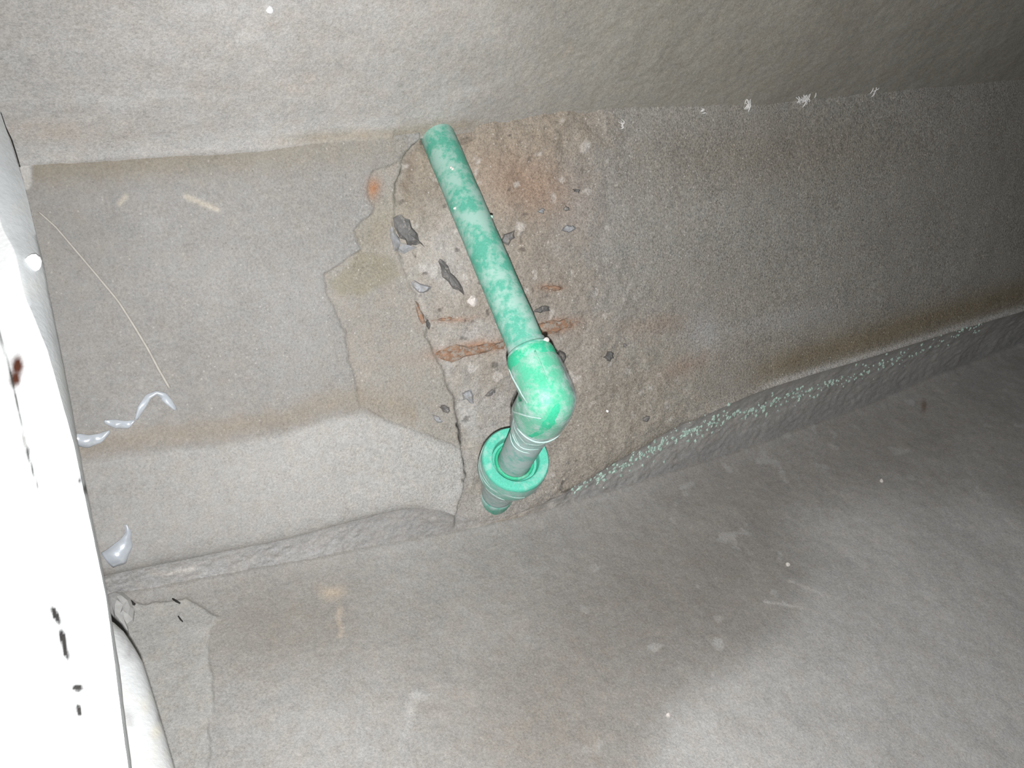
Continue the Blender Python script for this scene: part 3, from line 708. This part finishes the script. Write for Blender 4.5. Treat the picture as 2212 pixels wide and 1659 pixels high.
# ------------------------------------------------------------------ green shavings along the ledge
rs = np.random.RandomState(3); Vs, Fs, o0 = [], [], 0
line = np.array([(1230, 1062), (1330, 1015), (1400, 975), (1480, 935), (1560, 905), (1640, 880), (1760, 838), (1850, 812), (1980, 755), (2120, 705)], float)
sx_, sy_, sz_ = proj(np.stack([X[:, :1]*0+XC[:, None], yf[:, None]*.0, zl[:, None]], -1))
SG = np.stack([np.repeat(XC[:, None], NS, 1), yy, zz], -1); gx, gy, _ = proj(SG)
for k in range(520):
    xq = rs.uniform(1230, 2130); 
    if rs.rand() > np.interp(xq, [1230, 1330, 1560, 1800, 2130], [.25, .9, 1, .7, .3]): continue
    yq = np.interp(xq, line[:, 0], line[:, 1]) + rs.normal(0, 6 if rs.rand() < .8 else 16)
    j = np.argmin((gx-xq)**2+(gy-yq)**2); P = SG.reshape(-1, 3)[j]
    r = rs.uniform(.0007, .0024); sc = np.array([r*rs.uniform(.8, 2.0), r*.7, r])
    O = np.array([(1, 0, 0), (-1, 0, 0), (0, 1, 0), (0, -1, 0), (0, 0, 1), (0, 0, -1)], float)*sc*rs.uniform(.7, 1.2, (6, 1))
    a = rs.uniform(0, 3); ca, sa = math.cos(a), math.sin(a); O = O @ np.array([[ca, 0, sa], [0, 1, 0], [-sa, 0, ca]])
    Vs.append(P+O+np.array([0, -.0004, 0])); Fs += [tuple(i+o0 for i in f) for f in [(0, 2, 4), (2, 1, 4), (1, 3, 4), (3, 0, 4), (2, 0, 5), (1, 2, 5), (3, 1, 5), (0, 3, 5)]]; o0 += 6
o = mesh_obj('plastic_shavings', np.concatenate(Vs), Fs, MAT_SHAVE, smooth=False)
tag(o, 'pale green plastic shavings scattered along the mortar ledge right of the pipe', 'shavings', kind='stuff')

# ------------------------------------------------------------------ white painted post at the left, close to the lens
ys = np.linspace(60, 1900, 300)
sil = np.interp(ys, [60, 240, 389, 590, 753, 940, 1160, 1290, 1450, 1659, 1900], [-70, 0, 50, 98, 131, 166, 207, 233, 259, 284, 310])
edg = np.interp(ys, [60, 240, 497, 541, 636, 690, 757, 875, 960, 1290, 1900], [-150, -60, 8, 34, 54, 76, 103, 136, 160, 229, 308])
k = np.hanning(9); k /= k.sum()
sil = np.convolve(np.pad(sil, 4, mode='edge'), k, 'valid') + 2.0*fbm(ys, ys*0, .02, 4, 71); edg = np.minimum(np.convolve(np.pad(edg, 4, mode='edge'), k, 'valid'), sil-1.5)
zs = np.interp(ys, [60, 389, 753, 1290, 1659, 1900], [.40, .37, .335, .285, .255, .24])
cols = []
NFR = 110
for i, y in enumerate(ys):
    row = []
    z0 = zs[i]
    Sp = at(sil[i], y, z0+.018); Ep = at(edg[i], y, z0)
    row.append(Sp + (Sp-Ep)*0 + R @ np.array([-.012, 0, -.012]))
    for t in np.linspace(0, 1, 8): 
        bul = .0012*math.sin(math.pi*t)
        row.append(Sp*(1-t)+Ep*t + R @ np.array([bul, 0, bul]))
    for t in np.linspace(0, 1, NFR)[1:]:
        xx = edg[i]-t*(edg[i]+330); row.append(at(xx, y, z0 - .004*math.sin(math.pi*min(t*3, 1)/2)))
    row.append(at(-330, y, z0+.05)); row.append(at(-200, y, z0+.055))
    cols.append(row)
P = np.array(cols); nr, nc = P.shape[:2]
ppx, ppy, _ = proj(P)
P += (.0004*fbm(ppx, ppy, .03, 3, 72))[..., None]*(R @ np.array([0, 0, 1.0]))
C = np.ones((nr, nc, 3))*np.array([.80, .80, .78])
C[:, :9] = np.array([.56, .575, .57])  # side face greyer: its shade is painted into the colour
C = mixc(C, (.70, .68, .55), np.clip(fbm(ppx, ppy, .012, 4, 74)-.15, 0, 1)*.5)
for (cx, cy, rx, ry, an) in [(120, 1329, 7, 19, -25), (136, 1377, 7, 16, -15), (142, 1405, 6, 20, -15), (168, 1486, 11, 8, 0), (170, 1534, 6, 13, -10)]:
    C = mixc(C, (.02, .018, .016), np.clip(2.4*blob(ppx, ppy, cx, cy, rx, ry, an), 0, 1))
for (cx, cy, rx, ry) in [(38, 790, 12, 20), (32, 818, 10, 16)]: C = mixc(C, (.075, .022, .010), np.clip(1.5*blob(ppx+4*fbm(ppx, ppy, .1, 2, 3), ppy, cx, cy, rx, ry), 0, 1))
C = mixc(C, (.05, .05, .045), 1.0*along(ppx, ppy, [(-10, 690), (20, 795), (36, 870), (55, 965), (75, 1030), (92, 1085)], 2.8)*np.clip(.9+1.5*fbm(ppx, ppy, .05, 2, 5), 0, 1))
C = mixc(C, (.05, .05, .045), np.clip(blob(ppx, ppy, 186, 1056, 6, 10)*1.4 + blob(ppx, ppy, 172, 1038, 5, 9) + blob(ppx, ppy, 60, 975, 5, 12), 0, 1))
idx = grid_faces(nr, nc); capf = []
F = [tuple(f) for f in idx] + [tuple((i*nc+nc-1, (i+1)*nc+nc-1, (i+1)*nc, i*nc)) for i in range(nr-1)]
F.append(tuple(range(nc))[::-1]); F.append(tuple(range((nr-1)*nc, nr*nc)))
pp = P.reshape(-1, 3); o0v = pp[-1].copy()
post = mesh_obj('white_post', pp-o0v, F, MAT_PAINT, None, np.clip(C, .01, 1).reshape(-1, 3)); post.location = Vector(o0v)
tag(post, 'white painted post with rust spot and scuffs, leaning along the left edge', 'post')
post.data.set_sharp_from_angle(angle=math.radians(50)); bpy.context.view_layer.update()
q = at(72, 566, np.interp(566, ys, zs)+.006)
kn = lump('paint_blob', q, (.0038, .0025, .0045), MAT_BEAD, post, 77, rough=.15)

# ------------------------------------------------------------------ second white board behind the post, lower left
ys = np.linspace(1336, 1900, 60)
rt = np.interp(ys, [1336, 1345, 1365, 1400, 1432, 1512, 1592, 1680, 1900], [232, 246, 268, 291, 309, 334, 358, 383, 440])
rows = []
for i, y in enumerate(ys):
    z0 = np.interp(y, [1336, 1659, 1900], [.375, .315, .28]); row = []
    for t in np.linspace(0, 1, 16):
        a = t*math.pi*.5
        row.append(at(rt[i]-(1-math.cos(a))*95, y, z0+.016*(1-math.sin(a)*1.0)+ .0006*math.sin(y*.02)))
    row.append(at(120, y, z0)); row.append(at(120, y, z0+.03)); row.append(at(rt[i]-8, y, z0+.024))
    rows.append(row)
P = np.array(rows); nr, nc = P.shape[:2]; ppx, ppy, _ = proj(P)
C = np.ones((nr, nc, 3))*np.array([.56, .565, .555])
C = mixc(C, (.60, .55, .43), np.clip(1.8*fbm(ppx, ppy, .02, 3, 81)-.3, 0, .55))
C = mixc(C, (.30, .29, .28), np.clip(3*fbm(ppx*1.2, ppy*.5, .03, 3, 82)-.8, 0, .6))
F = [tuple(f) for f in grid_faces(nr, nc)] + [((i)*nc+nc-1, (i+1)*nc+nc-1, (i+1)*nc, i*nc) for i in range(nr-1)]
F.append(tuple(range(nc))[::-1]); F.append(tuple(range((nr-1)*nc, nr*nc)))
pp = P.reshape(-1, 3); o0v = pp[-1].copy()
bd = mesh_obj('curved_board', pp-o0v, F, MAT_PAINT, None, np.clip(C, .01, 1).reshape(-1, 3)); bd.location = Vector(o0v)
bd.data.set_sharp_from_angle(angle=math.radians(50))
tag(bd, 'stained off-white board with a rounded edge, half hidden behind the post foot', 'board')

# ------------------------------------------------------------------ broken plaster block and cracks at the lower left corner
MAT_PLASTER = plain('pale_plaster', (0.40, 0.39, 0.37), .85, .12, 300)
ol = np.array([(236, 1292), (250, 1287), (268, 1286), (284, 1301), (293, 1322), (288, 1345), (276, 1356), (279, 1372), (262, 1362), (248, 1345), (238, 1320)], float)
rs = np.random.RandomState(84); cc = ol.mean(0); V = []; n = len(ol)
for k_, (sc, hh_) in enumerate([(1.0, -.004), (1.0, .0035), (.72, .0065), (.35, .0075)]):
    for p in ol: q = cc+(p-cc)*(sc+rs.uniform(-.05, .05)); V.append(on_grid(FB, q[0], q[1], hh_+rs.uniform(-.0008, .0008)*(k_ > 0), FN))
F = [(a*n+k, a*n+(k+1) % n, (a+1)*n+(k+1) % n, (a+1)*n+k) for a in range(3) for k in range(n)] + [tuple(range(3*n, 4*n)), tuple(range(n))[::-1]]
V = np.array(V); o0v = V[0].copy(); ch = mesh_obj('plaster_chip', V-o0v, F, MAT_PLASTER, smooth=False); ch.location = Vector(o0v)
tag(ch, 'broken pale plaster chip in the floor corner beside the post', 'plaster')
def crack(pts, r, par, G=FB, N_=FN):
    Q = np.array([on_grid(G, x, y, .0002, N_) for x, y in pts]); V, F = sweep(Q, [r*(.3+.7*math.sin(math.pi*(i+.5)/len(Q))) for i in range(len(Q))], 6)
    return mesh_obj('crack', V, F, MAT_GAP, par)
crack([(266, 1290), (276, 1295), (283, 1303), (293, 1306)], .0014, floor)
crack([(2, 243), (12, 272), (24, 303), (33, 330), (44, 360), (56, 392)], .0004, ceil, CB, CN)
crack([(374, 1294), (382, 1299), (390, 1304)], .0009, floor)
crack([(386, 1332), (390, 1338), (395, 1343)], .0006, floor)
